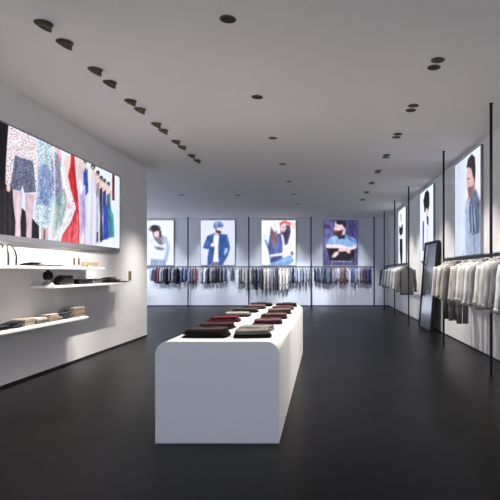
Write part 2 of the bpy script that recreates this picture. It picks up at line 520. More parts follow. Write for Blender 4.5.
def draw_blazer_man(p):
    S = 8
    p.ell(160, 250, 160, 260, (216, 222, 240), 120)
    p.poly([(196, 180), (320, 196), (345, 300), (352, 330), (330, 400), (300, 458), (275, 505), (122, 505), (126, 420), (136, 345), (82, 330), (90, 296), (122, 212)], (52, 84, 146), S)
    p.poly([(302, 335), (326, 325), (322, 360), (298, 402), (292, 380)], (196, 204, 230), S)
    p.line([(150, 215), (122, 300)], 8, (74, 108, 170), 8); p.line([(262, 240), (255, 420)], 6, (40, 66, 122), 6); p.line([(318, 230), (336, 320)], 8, (72, 104, 166), 8)
    p.poly([(190, 196), (242, 204), (230, 330), (236, 470), (176, 472), (196, 330), (182, 262)], (230, 234, 244), S)
    p.poly([(160, 468), (240, 478), (236, 510), (150, 510)], (120, 112, 138), S)
    p.poly([(206, 150), (240, 160), (238, 200), (214, 214), (198, 190)], (214, 184, 186), S)
    p.ell(244, 138, 28, 34, (232, 208, 210), S); p.ell(238, 170, 24, 15, (66, 54, 68), S, .3); p.line([(208, 120), (212, 170)], 5, (70, 56, 70), S)
    p.poly([(188, 132), (184, 96), (196, 72), (226, 62), (264, 68), (282, 92), (280, 116)], (112, 132, 182), S); p.line([(192, 122), (276, 108)], 8, (92, 112, 164), S); p.line([(206, 84), (250, 78)], 5, (136, 154, 200), S)
    p.line([(262, 134), (270, 134)], 2.5, (60, 46, 58), 2)
    p.ell(178, 298, 24, 20, (232, 214, 222), S, -.5)

def draw_two_women(p):
    S = 6.4
    p.ell(105, 160, 16, 26, (206, 222, 232), 8)
    p.line([(112, 185), (140, 250)], 6, (90, 110, 160), S)
    p.poly([(232, 185), (330, 180), (330, 300), (235, 290)], (236, 236, 244), S)
    p.poly([(140, 145), (220, 130), (232, 200), (230, 330), (146, 338), (128, 235)], (84, 98, 154), S)
    p.line([(190, 190), (200, 320)], 8, (104, 122, 178), 8)
    p.line([(285, 60), (322, 66), (310, 92)], 9, (226, 196, 202), S)
    p.poly([(215, 70), (285, 72), (290, 120), (270, 205), (250, 215), (238, 150), (218, 130)], (78, 62, 92), S)
    p.ell(238, 92, 20, 28, (240, 216, 220), S, .1); p.line([(232, 106), (242, 106)], 2.5, (190, 70, 84), 2); p.line([(229, 88), (247, 88)], 2, (80, 52, 60), 2)
    p.line([(218, 62), (245, 48), (282, 62)], 8, (206, 70, 78), S)
    p.poly([(148, 85), (176, 120), (192, 110), (196, 200), (168, 232), (156, 190), (144, 130)], (132, 98, 106), S); p.ell(178, 78, 12, 18, (236, 214, 216), S)
    p.poly([(140, 285), (232, 268), (236, 292), (142, 312)], (226, 230, 240), S)
    p.line([(245, 250), (302, 275)], 9, (238, 222, 226), S); p.ell(300, 274, 8, 12, (88, 70, 92), S)
    p.poly([(120, 365), (190, 320), (292, 288), (312, 325), (290, 350), (240, 365)], (118, 156, 214), S); p.line([(180, 345), (285, 310)], 8, (150, 184, 230), 8)
    p.poly([(146, 300), (230, 290), (200, 325), (146, 345)], (72, 82, 140), S)

def draw_crossed_arms_man(p):
    S = 8
    p.ell(140, 130, 60, 60, (96, 92, 146), 60); p.ell(370, 110, 70, 90, (62, 60, 104), 60); p.ell(110, 250, 40, 110, (112, 104, 156), 50)
    p.ell(110, 118, 24, 18, (52, 44, 74), 20)
    p.poly([(130, 235), (195, 208), (305, 196), (400, 238), (434, 312), (352, 340), (120, 306)], (132, 168, 214), S)
    p.line([(300, 205), (400, 270)], 12, (90, 120, 172), 10); p.line([(190, 225), (200, 290)], 10, (168, 196, 230), 10)
    p.poly([(225, 205), (295, 190), (300, 236), (240, 240)], (44, 48, 72), S)
    p.poly([(118, 330), (398, 338), (392, 460), (150, 460)], (32, 26, 36), S)
    p.line([(170, 455), (168, 510)], 5, (140, 138, 168), S); p.line([(372, 440), (366, 510)], 6, (104, 100, 132), S); p.line([(165, 462), (360, 466)], 4, (150, 146, 172), S)
    p.poly([(205, 70), (275, 75), (305, 130), (300, 190), (260, 205), (215, 185), (190, 150)], (226, 200, 204), S)
    p.poly([(192, 152), (236, 158), (282, 146), (270, 208), (230, 222), (190, 190)], (84, 52, 58), S)
    p.line([(200, 162), (226, 158)], 4, (172, 100, 96), S)
    p.poly([(208, 62), (252, 46), (306, 60), (318, 105), (298, 140), (272, 96), (216, 92)], (40, 34, 48), S)
    p.ell(290, 140, 8, 14, (210, 170, 172), S); p.line([(206, 116), (220, 114)], 2.5, (60, 40, 48), 2)
    p.line([(128, 312), (240, 314), (330, 336)], 18, (236, 216, 222), S); p.line([(400, 320), (330, 345), (252, 350)], 16, (222, 198, 208), S)
    p.ell(205, 395, 42, 20, (226, 200, 208), S, -.7); p.ell(335, 365, 22, 16, (222, 190, 200), S, .5)

PW = 1.66
for cx, sk, base, dr, lab in (
        (-7.99, back_sk(140, 215, 7.14), (226, 231, 242), draw_hat_woman, 'pale backlit poster of a woman in a dark hat and scarf'),
        (-5.06, back_sk(195, 215, 10), (204, 212, 234), draw_blazer_man, 'backlit poster of a bearded man in a blue blazer and beanie'),
        (-2.15, back_sk(250, 215, 7.14), (234, 237, 247), draw_two_women, 'backlit poster of two women in denim, one with a red headband'),
        (.815, back_sk(315, 215, 10), (78, 76, 122), draw_crossed_arms_man, 'dark violet backlit poster of a bearded man with crossed arms')):
    lightbox('back', YB, cx - PW / 2, cx + PW / 2, 1.95, 4.12, .08, .015, 84, 110, sk, base, dr, lab, gs=.10)

# --- three posters on the right wall
def side_sk(ox, oy, s):
    g = side_px(XR - .052)
    def f(Y, Z):
        x, y = g(Y, Z)
        return (x - ox) * s, (y - oy) * s
    return f
def draw_scarf_man(p):
    S = 2
    p.poly([(40, 60), (80, 60), (70, 490), (40, 490)], (190, 204, 230), 25)
    p.poly([(104, 215), (122, 170), (148, 215), (160, 260), (162, 500), (70, 500), (84, 440), (82, 310), (92, 245)], (160, 172, 200), S)
    p.poly([(112, 215), (130, 190), (152, 250), (150, 380), (120, 395), (104, 330)], (98, 106, 134), 3)
    for k in range(5):
        p.line([(108 + 6 * k, 250 + 8 * k), (112 + 7 * k, 380)], 2.2, (150, 160, 188) if k % 2 else (74, 82, 112), 2)
    p.line([(86, 300), (84, 480)], 4, (206, 216, 236), 4); p.line([(128, 400), (126, 490)], 3, (130, 142, 172), 3)
    p.poly([(98, 84), (122, 84), (132, 180), (122, 205), (106, 240), (100, 210), (97, 190), (93, 175)], (206, 172, 168), S)
    p.poly([(98, 185), (118, 180), (128, 170), (122, 210), (104, 236)], (136, 104, 108), 3)
    p.poly([(94, 100), (100, 60), (116, 40), (130, 52), (133, 110), (130, 165), (120, 130), (116, 105), (104, 96)], (46, 38, 46), S)
    p.ell(124, 158, 4, 12, (196, 150, 146), S); p.line([(99, 148), (106, 146)], 2.5, (50, 36, 40), 1.5)
def draw_dark_hair_woman(p):
    S = 2
    p.poly([(244, 150), (262, 150), (276, 220), (274, 300), (268, 430), (240, 500), (232, 380), (246, 270)], (224, 230, 242), S)
    p.poly([(250, 165), (268, 160), (276, 200), (268, 235), (256, 225), (250, 200)], (226, 202, 204), S)
    p.poly([(240, 130), (250, 80), (264, 60), (276, 80), (278, 150), (270, 190), (258, 170), (252, 200), (246, 200), (243, 160)], (26, 24, 34), S)
    p.poly([(260, 225), (272, 230), (272, 290), (262, 270)], (58, 54, 70), S)
    p.line([(240, 262), (238, 440)], 3.5, (28, 30, 44), 1.5); p.line([(266, 300), (262, 460)], 3, (176, 188, 212), 3)
def draw_black_dress_woman(p):
    S = 1.5
    p.poly([(94, 215), (104, 210), (105, 265), (95, 270)], (196, 200, 206), 2)
    p.line([(98, 212), (103, 250)], 1.6, (120, 116, 122), 1.5)
    p.poly([(90, 288), (97, 300), (110, 275), (112, 320), (106, 345), (92, 342), (88, 320)], (22, 22, 30), S)
    p.poly([(88, 345), (104, 345), (102, 358), (90, 360)], (214, 196, 196), S)
    p.poly([(92, 368), (108, 368), (110, 440), (107, 520), (98, 520), (92, 440)], (18, 20, 30), S)
for y0, y1, sk, base, dr, lab in (
        (9.83, 11.79, side_sk(445, 145, 4.348), (222, 226, 240), draw_scarf_man, 'backlit poster of a man in profile with a grey scarf'),
        (14.07, 16.06, side_sk(385, 180, 6.25), (220, 228, 244), draw_dark_hair_woman, 'backlit poster of a black-haired figure above the leaning mirror'),
        (18.8, 20.7, side_sk(385, 180, 6.25), (226, 232, 244), draw_black_dress_woman, 'slim backlit poster of a figure in black, above the far clothes rail')):
    lightbox('right', XR, y0, y1, 1.96, 4.13, .06, .015, 120, 130, sk, base, dr, lab, gs=.16)

# ------------------------------------------------------------------ table
def waterfall(x0, x1, y0, y1, h, r):
    bm = bmesh.new()
    prof = [(x0, .0), (x0, h - r)]
    n = 10
    for i in range(1, n + 1):
        a = PI - i * (PI / 2) / n
        prof.append((x0 + r + r * math.cos(a), h - r + r * math.sin(a)))
    for i in range(0, n + 1):
        a = PI / 2 - i * (PI / 2) / n
        prof.append((x1 - r + r * math.cos(a), h - r + r * math.sin(a)))
    prof.append((x1, .0))
    cx, cy = (x0 + x1) / 2, (y0 + y1) / 2
    A = [bm.verts.new((x - cx, y0 - cy, z)) for x, z in prof]
    B = [bm.verts.new((x - cx, y1 - cy, z)) for x, z in prof]
    m = len(prof)
    for i in range(m):
        j = (i + 1) % m
        bm.faces.new((A[i], A[j], B[j], B[i]))
    fa = bm.faces.new(A); fb = bm.faces.new(B[::-1])
    bmesh.ops.bevel(bm, geom=[e for e in fa.edges if e.is_valid], offset=.005, segments=1, affect='EDGES')
    return bm, cx, cy
TX0, TX1, TY0, TY1, TH = -1.577, -.4165, 4.68, 10.05, .952
t_root_bm, tcx, tcy = waterfall(TX0, TX1, TY0, TY1, TH, .115)
t = finish('display_table', t_root_bm, M_TABLE, None, (tcx, tcy, 0.0), smooth=True)
t.data.set_sharp_from_angle(angle=math.radians(35))
tag(t, 'long white waterfall display table carrying stacks of folded clothes', 'table')

# ------------------------------------------------------------------ folded clothes
def noise2(x, y, s):
    return (math.sin(x * 17.3 + s * 3.1) * math.cos(y * 13.7 + s * 1.7) + .6 * math.sin(x * 31 + y * 23 + s * 5.3)) / 1.6

def folded_mesh(w, d, t, seed, tilt=0.0, folds=2):
    """a folded garment: `folds` pillowy layers joined by a rolled edge at the front, slightly rumpled"""
    bm = bmesh.new()
    rnd = random.Random(seed)
    nx, ny = 18, 12
    tl = t / folds
    for k in range(folds):
        ww = w * (1 - .03 * rnd.random() - .025 * k); dd = d * (1 - .05 * rnd.random() - .03 * k)
        ox = (rnd.random() - .5) * .03 * w; oy = (rnd.random() - .5) * .04 * d
        z0 = tl * k
        top, bot = [], []
        for j in range(ny + 1):
            rt, rb = [], []
            for i in range(nx + 1):
                u = -1 + 2 * i / nx; v = -1 + 2 * j / ny
                # squircle outline with rounded corners and a wavy hem
                uu = u * math.sqrt(1 - .10 * v * v); vv = v * math.sqrt(1 - .10 * u * u)
                wob = 1 + .02 * noise2(u * 1.3, v * 1.1, seed + k)
                x = ox + uu * ww / 2 * wob; y = oy + vv * dd / 2 * wob
                e = max(0.0, 1 - max(abs(u), abs(v)) ** 7) ** .5
                wr = noise2(x * 3 + k, y * 3, seed) * .10 * tl + noise2(x * 8, y * 6, seed + 9) * .05 * tl
                sl = tilt * (u * .5 + v * .3) * tl
                mid = z0 + tl * .5 + (sl if k else 0) * (k / max(1, folds - 1))
                rt.append(bm.verts.new((x, y, min(t * .995, mid + (tl * .52 + wr * 1.2) * e))))
                rb.append(bm.verts.new((x, y, max(0, mid - tl * .5 * e))) if 0 < i < nx and 0 < j < ny else rt[-1])
            top.append(rt); bot.append(rb)
        for j in range(ny):
            for i in range(nx):
                bm.faces.new((top[j][i], top[j][i + 1], top[j + 1][i + 1], top[j + 1][i]))
                q = [bot[j][i], bot[j + 1][i], bot[j + 1][i + 1], bot[j][i + 1]]
                if len(set(q)) == 4 and q[0] is not top[j][i] or len([a for a in q if a not in (top[j][i], top[j][i+1], top[j+1][i], top[j+1][i+1])]) > 0:
                    try:
                        bm.faces.new(q)
                    except ValueError:
                        pass
    return bm

def collar_mesh(w, d, t):
    bm = bmesh.new()
    pts = []
    for i in range(13):
        a = PI * .1 + PI * .8 * i / 12 + PI
        pts.append((math.cos(a) * w * .20, d * .34 + math.sin(a) * d * .22, t * 1.0))
    tube(bm, pts, [(.012, .008)] * 13, 8)
    return bm

# columns of stacks: (x, y, yaw, list bottom-to-top of (width, depth, thickness, rgb, colour word, folds, tilt))
INK = (30, 29, 32); BROWN = (60, 46, 44); WINE = (78, 34, 40); MAROON = (70, 42, 46); TAUPE = (128, 120, 112); STONE = (150, 144, 138)
MUD = (52, 44, 42); SLATE = (74, 72, 78); PLUM = (78, 54, 66); ROSE = (98, 64, 68)
STACKS = [
 ('left', -1.175, 5.10, -.06, [(.47, .34, .032, INK, 'black'), (.44, .32, .040, MUD, 'dark brown'), (.40, .29, .036, (66, 58, 55), 'brown grey')]),
 ('left', -1.245, 5.86, .05, [(.42, .34, .036, MUD, 'dark brown'), (.40, .30, .042, MAROON, 'dull maroon')]),
 ('left', -1.31, 6.66, -.04, [(.44, .36, .045, WINE, 'wine red'), (.36, .28, .045, (88, 40, 46), 'crimson')]),
 ('left', -1.28, 7.45, .06, [(.43, .36, .040, SLATE, 'slate grey'), (.38, .30, .036, STONE, 'light stone')]),
 ('left', -1.29, 8.22, -.05, [(.44, .36, .044, INK, 'black'), (.40, .32, .034, (70, 66, 66), 'charcoal')]),
 ('left', -1.24, 9.0, .04, [(.44, .36, .044, PLUM, 'plum'), (.38, .30, .040, (110, 84, 92), 'faded mauve')]),
 ('left', -1.22, 9.72, 0, [(.46, .34, .045, INK, 'black'), (.42, .30, .030, MUD, 'dark brown')]),
 ('right', -.725, 5.08, .03, [(.39, .33, .042, (36, 34, 35), 'charcoal black'), (.36, .29, .058, TAUPE, 'taupe')]),
 ('right', -.755, 5.68, -.05, [(.42, .33, .034, STONE, 'light stone'), (.38, .29, .026, (138, 132, 124), 'pale taupe')]),
 ('right', -.715, 6.38, .05, [(.38, .34, .040, PLUM, 'plum'), (.36, .30, .034, ROSE, 'dusty rose')]),
 ('right', -.705, 7.10, -.03, [(.39, .34, .044, BROWN, 'brown'), (.37, .30, .044, (96, 66, 62), 'russet brown')]),
 ('right', -.70, 7.92, .04, [(.40, .36, .046, INK, 'black'), (.38, .32, .056, (92, 86, 80), 'olive grey')]),
 ('right', -.705, 8.80, -.04, [(.40, .36, .044, WINE, 'wine red'), (.36, .30, .036, (98, 58, 62), 'faded red')]),
 ('right', -.70, 9.60, .02, [(.42, .36, .046, INK, 'black'), (.40, .32, .034, BROWN, 'brown')]),
]
ORD = ['first', 'second', 'third', 'fourth', 'fifth', 'sixth', 'seventh', 'eighth', 'ninth', 'tenth', 'eleventh', 'twelfth',
       'thirteenth', 'fourteenth', 'fifteenth', 'sixteenth', 'seventeenth', 'eighteenth']
cnt = {'left': 0, 'right': 0}
seed = 1
for side, x, y, yaw, items in STACKS:
    n = cnt[side]; cnt[side] += 1
    z = TH + .0005
    for k, (w, d, th, rgb, word) in enumerate(items):
        th *= .80
        seed += 1
        last = k == len(items) - 1
        bm = folded_mesh(w, d, th, seed, .35 if last else .1, 2)
        o = finish('folded_sweater', bm, fabric(rgb), None, (x + random.uniform(-.012, .012), y + random.uniform(-.012, .012), z), smooth=True)
        o.rotation_euler = (0, 0, yaw + random.uniform(-.10, .10))
        pos = 'on top of' if last else ('at the bottom of' if k == 0 else 'in the middle of')
        side_txt = 'billboard-side' if side == 'left' else 'aisle-side'
        tag(o, 'folded %s sweater %s the %s stack, %s row from table front' % (word, pos, ORD[n], side_txt), 'sweater', 'folded clothes on the display table')
        if last:
            finish('collar', collar_mesh(w, d, th * .97), fabric(tuple(int(c * .86) for c in rgb)), o, smooth=True)
        z += th + .0005

# ------------------------------------------------------------------ wall shelves and their goods
SX = XL + .36
SHELVES = [(5.0, 9.38, 1.652, 1.697), (7.6, 10.38, 1.36, 1.402), (5.0, 8.74, .803, .846)]
for (y0, y1, z0, z1), lab in zip(SHELVES, ('uppermost white floating shelf, close under the billboard', 'middle white floating shelf carrying dark hats and bags', 'lowest white floating shelf holding boxes and folded knits')):
    bm = bmesh.new()
    box(bm, -.18, .18, -(y1 - y0) / 2, (y1 - y0) / 2, 0, z1 - z0)
    bevel(bm, .006)
    o = finish('wall_shelf', bm, M_SHELF, None, (XL + .18, (y0 + y1) / 2, z0))
    tag(o, lab, 'shelf', 'floating shelves on the billboard wall')
S1, S2, S3 = SHELVES[0][3] + .001, SHELVES[1][3] + .001, SHELVES[2][3] + .001

def yat(px, X=XL + .2):
    return X * F / (px - VPX)

def tag_fold(px0, px1, z, w, t, rgb, label, cat='scarf', seed=5, X=XL + .2, name='folded_scarf', k=2, tilt=.2):
    y0, y1 = yat(px0, X), yat(px1, X)
    bm = folded_mesh(w, abs(y1 - y0), t, seed, tilt, k)
    o = finish(name, bm, fabric(rgb), None, (X, (y0 + y1) / 2, z), smooth=True)
    tag(o, label, cat)
    return o

# handbag with two tall handles, partly out of frame on the upper shelf
hb = empty('handbag', (XL + .2, yat(5), S1))
bm = bmesh.new()
for (hw, hd, z) in ():
    pass
prof = [(.11, .09, 0), (.125, .10, .02), (.125, .095, .10), (.115, .07, .18), (.105, .045, .22), (.10, .04, .225)]
rings = []
for hw, hd, z in prof:
    rings.append([bm.verts.new((hd * math.copysign(abs(math.cos(a)) ** .6, math.cos(a)), hw * math.copysign(abs(math.sin(a)) ** .6, math.sin(a)), z)) for a in [2 * PI * i / 20 for i in range(20)]])
for A, B in zip(rings, rings[1:]):
    for i in range(20):
        j = (i + 1) % 20
        bm.faces.new((A[i], A[j], B[j], B[i]))
bm.faces.new(rings[0][::-1]); bm.faces.new(rings[-1])
finish('body', bm, mat('cream_bag', (232, 222, 206), .7, 0, .3, .06, 20), hb, smooth=True)
M_STRAP = mat('bag_strap', (66, 54, 46), .6)
for sx in (-1, 1):
    bm = bmesh.new()
    pts = [(sx * .10, -.085, .0), (sx * .103, -.085, .12), (sx * .085, -.075, .20), (sx * .06, -.05, .265), (sx * .055, 0, .285), (sx * .06, .05, .265), (sx * .085, .075, .20), (sx * .103, .085, .12), (sx * .10, .085, .0)]
    tube(bm, pts, [.012, .012, .010, .008, .008, .008, .010, .012, .012], 8)
    finish('handle', bm, M_STRAP, hb, smooth=True)
tag(hb, 'cream handbag with dark looping handles on the uppermost shelf', 'handbag')

tag_fold(24.5, 42, S1, .22, .055, (40, 40, 42), 'rumpled black scarf beside the handbag on the uppermost shelf', seed=31, tilt=1.2, k=2)
tag_fold(44, 62, S1, .18, .024, (46, 46, 48), 'thin flat black scarf between rumpled scarf and the sock card', seed=33)

def display_card(px, z, X):
    r = empty('display_card', (X, yat(px, X), z), -.55)
    bm = bmesh.new(); box(bm, -.012, .012, -.085, .085, 0, .19); bevel(bm, .004)
    finish('card', bm, mat('cream_card', (226, 214, 192), .7), r)
    for s in (-1, 1):
        bm = bmesh.new(); box(bm, .0125, .022, s * .042 - .018, s * .042 + .018, .035, .155); bevel(bm, .004)
        finish('slot', bm, mat('olive_slot', (74, 64, 54), .7), r)
    return r
tag(display_card(76, S1, XL + .17), 'cream upright card with two dark slots on the uppermost shelf', 'display card')

def stacked_box(px0, px1, z, X, w, h, rgb, label, n=1, band=None, name='gift_box'):
    y0, y1 = yat(px0, X), yat(px1, X)
    r = empty(name, (X, (y0 + y1) / 2, z))
    hd = abs(y1 - y0) / 2
    bm = bmesh.new(); box(bm, -w / 2, w / 2, -hd, hd, 0, h * .62); bevel(bm, .004)
    finish('base', bm, mat('box_%d_%d_%d' % rgb, rgb, .7, 0, .3, .1, 15), r)
    bm = bmesh.new(); box(bm, -w / 2 - .005, w / 2 + .005, -hd - .005, hd + .005, h * .62 + .001, h); bevel(bm, .004)
    c = tuple(min(255, int(v * 1.12)) for v in rgb) if band is None else band
    finish('lid', bm, mat('box_%d_%d_%d' % c, c, .7, 0, .3, .1, 15), r)
    tag(r, label, 'box')
    return r
stacked_box(83.5, 94, S1, XL + .17, .17, .10, (158, 146, 126), 'beige lidded box at the far end of the uppermost shelf')

# middle shelf: hat on a bust, bag, folded knits
Xm = XL + .2
hs = empty('hat_stand', (Xm, yat(48, Xm), S2))
bm = bmesh.new()
lathe(bm, [(0, 0), (.085, 0), (.09, .012), (.075, .035), (.050, .055), (.034, .072), (.026, .09), (.030, .115), (.028, .135), (.016, .15), (0, .152)], 24)
finish('bust', bm, mat('grey_bust', (168, 166, 168), .6), hs, smooth=True)
tag(hs, 'pale grey display bust under the round black hat', 'display bust')
bm = bmesh.new()
lathe(bm, [(.054, .0), (.064, .012), (.072, .045), (.070, .085), (.055, .115), (.028, .130), (0, .133)], 24)
lathe(bm, [(.054, 0), (.05, .02), (.046, .06), (0, .08)], 24)
for v in bm.verts:
    v.co *= 1 + .035 * noise2(v.co.x * 14, v.co.z * 18 + v.co.y * 14, 3)
bmesh.ops.remove_doubles(bm, verts=bm.verts[:], dist=1e-4)
hat = finish('round_hat', bm, fabric((26, 26, 28)), None, (Xm, yat(48, Xm), S2 + .088), smooth=True)
bm = bmesh.new(); lathe(bm, [(0, .128), (.022, .130), (.027, .140), (.02, .150), (0, .155)], 16)
finish('pompom', bm, fabric((26, 26, 28)), hat, smooth=True)
tag(hat, 'round black knitted hat sitting on the grey bust', 'hat')

bag = empty('clutch_bag', (Xm, (yat(57.5, Xm) + yat(70, Xm)) / 2, S2))
bm = bmesh.new()
L = abs(yat(57.5, Xm) - yat(70, Xm)) / 2
prof = [(.09, L * .94, 0), (.105, L, .02), (.10, L * .98, .08), (.075, L * .86, .13), (.04, L * .7, .15)]
rings = []
for hx, hy, z in prof:
    rings.append([bm.verts.new((hx * math.copysign(abs(math.cos(a)) ** .55, math.cos(a)), hy * math.copysign(abs(math.sin(a)) ** .55, math.sin(a)), z + .008 * math.sin(3 * a + z * 40))) for a in [2 * PI * i / 24 for i in range(24)]])
for A, B in zip(rings, rings[1:]):
    for i in range(24):
        j = (i + 1) % 24
        bm.faces.new((A[i], A[j], B[j], B[i]))
bm.faces.new(rings[0][::-1]); bm.faces.new(rings[-1])
finish('body', bm, mat('black_leather', (32, 30, 31), .45, 0, .4, .1, 25, .2), bag, smooth=True)
bm = bmesh.new()
tube(bm, [(.02, L * .5, .14), (.05, L * .85, .15), (.05, L * 1.08, .11), (.03, L * 1.15, .05), (.02, L * 1.2, .015)], .009, 8)
finish('strap', bm, mat('grey_strap', (120, 118, 118), .6), bag, smooth=True)
tag(bag, 'plump black bag beside the hat bust on the middle shelf', 'bag')
tag_fold(74, 84.5, S2, .2, .085, (38, 37, 38), 'black folded knit beside the plump black bag', 'sweater', 41, name='folded_sweater')
stacked_box(87.5, 97.5, S2, Xm, .18, .085, (96, 94, 94), 'low grey box with darker lid on the middle shelf', band=(58, 57, 58))
o = tag_fold(104, 117.5, S2, .22, .06, (42, 41, 43), 'black folded sweater on the middle shelf, nearest its far end', 'sweater', 43, name='folded_sweater')
o2 = tag_fold(105, 114, S2 + .062, .17, .05, (52, 51, 54), 'charcoal knit lying on top of a black folded sweater', 'sweater', 44, name='folded_sweater', tilt=.8)
tag_fold(118.5, 125, S2, .18, .022, (54, 52, 52), 'flat dark scarf at the very end of the middle shelf', 'scarf', 45)

# lowest shelf
tag_fold(-8, 3.5, S3, .22, .06, (44, 44, 48), 'dark folded knit cut by the picture edge on the lowest shelf', 'sweater', 51, name='folded_sweater')
tag_fold(4.5, 16, S3, .24, .09, (40, 41, 46), 'charcoal crumpled sweater on the lowest shelf', 'sweater', 52, name='folded_sweater', tilt=.9)
stacked_box(18, 28, S3, Xm, .2, .10, (136, 126, 112), 'tan lidded box between crumpled sweater and brown box')
stacked_box(30.5, 40, S3, Xm, .2, .085, (92, 78, 74), 'brown box with cream lid on the lowest shelf', band=(186, 176, 166))
b1 = stacked_box(43, 56, S3, Xm, .2, .06, (104, 96, 84), 'long olive tan box underneath a cream folded scarf', band=(130, 118, 102))
tag_fold(44, 55, S3 + .063, .17, .05, (176, 164, 146), 'cream folded scarf lying on the long tan box', 'scarf', 55)
tag_fold(57.5, 66.5, S3, .22, .11, (58, 60, 64), 'dark grey folded knit between two tan boxes', 'sweater', 56, name='folded_sweater', k=3, tilt=.6)
stacked_box(69, 79.5, S3, Xm, .19, .09, (116, 104, 88), 'lower tan box of the pair at the lowest shelf end', band=(136, 122, 104))
stacked_box(69.3, 79.2, S3 + .092, Xm, .18, .07, (134, 122, 104), 'upper tan box of the pair at the lowest shelf end', band=(150, 138, 120))

# switch plate on the wall
sp = empty('switch_plate', (XL + .001, 11.5, 1.42))
bm = bmesh.new(); box(bm, 0, .014, -.075, .075, 0, .22); bevel(bm, .004)
finish('plate', bm, mat('brass_plate', (186, 160, 110), .4, .5, .5), sp)
bm = bmesh.new(); box(bm, .0145, .022, -.03, .03, .03, .19); bevel(bm, .003)
finish('button_panel', bm, mat('dark_brass', (104, 86, 56), .4, .5, .5), sp)
tag(sp, 'small brass switch plate on the wall past the middle shelf', 'switch')

# ------------------------------------------------------------------ racks
def pole_bm(r, h):
    bm = bmesh.new()
    lathe(bm, [(0, .001), (r * 1.5, .001), (r * 1.5, .006), (r, .009), (r, h - .009), (r * 1.5, h - .006), (r * 1.5, h - .001), (0, h - .001)], 14)
    return bm
RAILZ = 1.872
def rack(name, pts, axis, label, r_pole=.023):
    """poles at pts, one straight rail through them along axis"""
    c = Vector(((pts[0][0] + pts[-1][0]) / 2, (pts[0][1] + pts[-1][1]) / 2, 0))
    root = empty(name, c)
    for x, y in pts:
        o = finish('pole', pole_bm(r_pole, H), M_BLACK, root, (x - c.x, y - c.y, 0), smooth=False)
    bm = bmesh.new()
    a, b = Vector((pts[0][0], pts[0][1], RAILZ)) - c, Vector((pts[-1][0], pts[-1][1], RAILZ)) - c
    w, h = .02, .026
    if axis == 'x':
        box(bm, a.x, b.x, a.y - w, a.y + w, RAILZ - h, RAILZ + h)
    else:
        box(bm, a.x - w, a.x + w, a.y, b.y, RAILZ - h, RAILZ + h)
    bevel(bm, .006)
    finish('rail', bm, M_BLACK, root)
    tag(root, label, 'clothes rack')
    return root
BY = 23.62
BPX = [-9.25, -6.40, -3.53, -.59, 2.39]
rack('clothes_rack', [(x, BY) for x in BPX], 'x', 'black pole rack along the back wall below four posters', .03)
PXR = 2.6
rack('clothes_rack', [(PXR, 4.72), (PXR, 7.76), (PXR, 10.82)], 'y', 'black pole rack with pale shirts, nearer than the leaning mirror')
rack('clothes_rack', [(PXR, 15.26), (PXR, 18.26), (PXR, 21.40)], 'y', 'black pole rack with few garments, beyond the leaning mirror')

# ---- garments: local x = shoulder direction, z measured from the rail centre
def torso_bm(length, hw, seed, th=.06, flare=0.0, open_front=False):
    rnd = random.Random(seed)
    bm = bmesh.new()
    n = 32
    rows = [(-.075, .055, .035), (-.085, .075, .042), (-.105, .13, .045), (-.13, hw * .82, .047), (-.155, hw * .96, .05), (-.19, hw, .055), (-.26, hw * .97, th)]
    k = 7
    for i in range(1, k + 1):
        f = i / k
        rows.append((-.26 - (length - .26 + .07) * f, hw * (.95 + flare * f + .015 * math.sin(f * 6 + seed)), th * (1.0 + .15 * f)))
    ph = [rnd.uniform(0, 6.28) for _ in range(3)]
    rings = []
    for i, (z, a, b) in enumerate(rows):
        f = max(0, (i - 5) / (len(rows) - 6))
        ring = []
        for q in range(n):
            t = 2 * PI * q / n
            cx = math.copysign(abs(math.cos(t)) ** .75, math.cos(t)); sy = math.copysign(abs(math.sin(t)) ** .9, math.sin(t))
            fold = 1 + f * (.22 * math.sin(5 * t + ph[0] + f) + .10 * math.sin(9 * t + ph[1] - f * 2))
            hem = .012 * math.sin(4 * t + ph[2]) * f
            ring.append(bm.verts.new((a * cx, b * sy * fold, z + hem)))
        rings.append(ring)
    for A, B in zip(rings, rings[1:]):
        for i in range(n):
            j = (i + 1) % n
            bm.faces.new((A[i], A[j], B[j], B[i]))
    bm.faces.new(rings[-1])
    return bm

def sleeve_bm(s, hw, ln, seed, spread=.07):
    rnd = random.Random(seed * 3 + (1 if s > 0 else 0))
    bm = bmesh.new()
    bend = rnd.uniform(-.03, .03)
    pts, rad = [], []
    k = 9
    for i in range(k):
        f = i / (k - 1)
        x = s * (hw * .86 + .035 + spread * f ** .8)
        pts.append((x, bend * math.sin(f * 2.2) + .012 * math.sin(f * 9 + seed), -.165 - ln * f))
        w = (.062 - .018 * f) * (1 + .07 * math.sin(f * 14 + seed))
        rad.append((w * .8, w))
    tube(bm, pts, rad, 12)
    return bm

def cuff_bm(s, hw, ln, seed, spread=.07):
    bm = bmesh.new()
    rnd = random.Random(seed * 3 + (1 if s > 0 else 0))
    bend = rnd.uniform(-.03, .03)
    x = s * (hw * .86 + .035 + spread)
    y = bend * math.sin(2.2) + .012 * math.sin(9 + seed)
    tube(bm, [(x, y, -.165 - ln + .05), (x, y, -.165 - ln - .012)], [(.044, .05), (.043, .049)], 12)
    return bm

def garment_collar_bm():
    bm = bmesh.new()
    n = 20
    R = []
    for z, a, b in ((-.085, .074, .05), (-.055, .066, .046), (-.048, .07, .05), (-.09, .088, .058)):
        R.append([bm.verts.new((a * math.cos(2 * PI * i / n), b * math.sin(2 * PI * i / n), z - .02 * max(0, -math.sin(2 * PI * i / n)))) for i in range(n)])
    for A, B in zip(R, R[1:] + R[:1]):
        for i in range(n):
            j = (i + 1) % n
            bm.faces.new((A[i], A[j], B[j], B[i]))
    return bm

def placket_bm(length, th):
    bm = bmesh.new()
    box(bm, -.014, .014, -th * 1.25, -th * .8, -length - .04, -.13)
    return bm

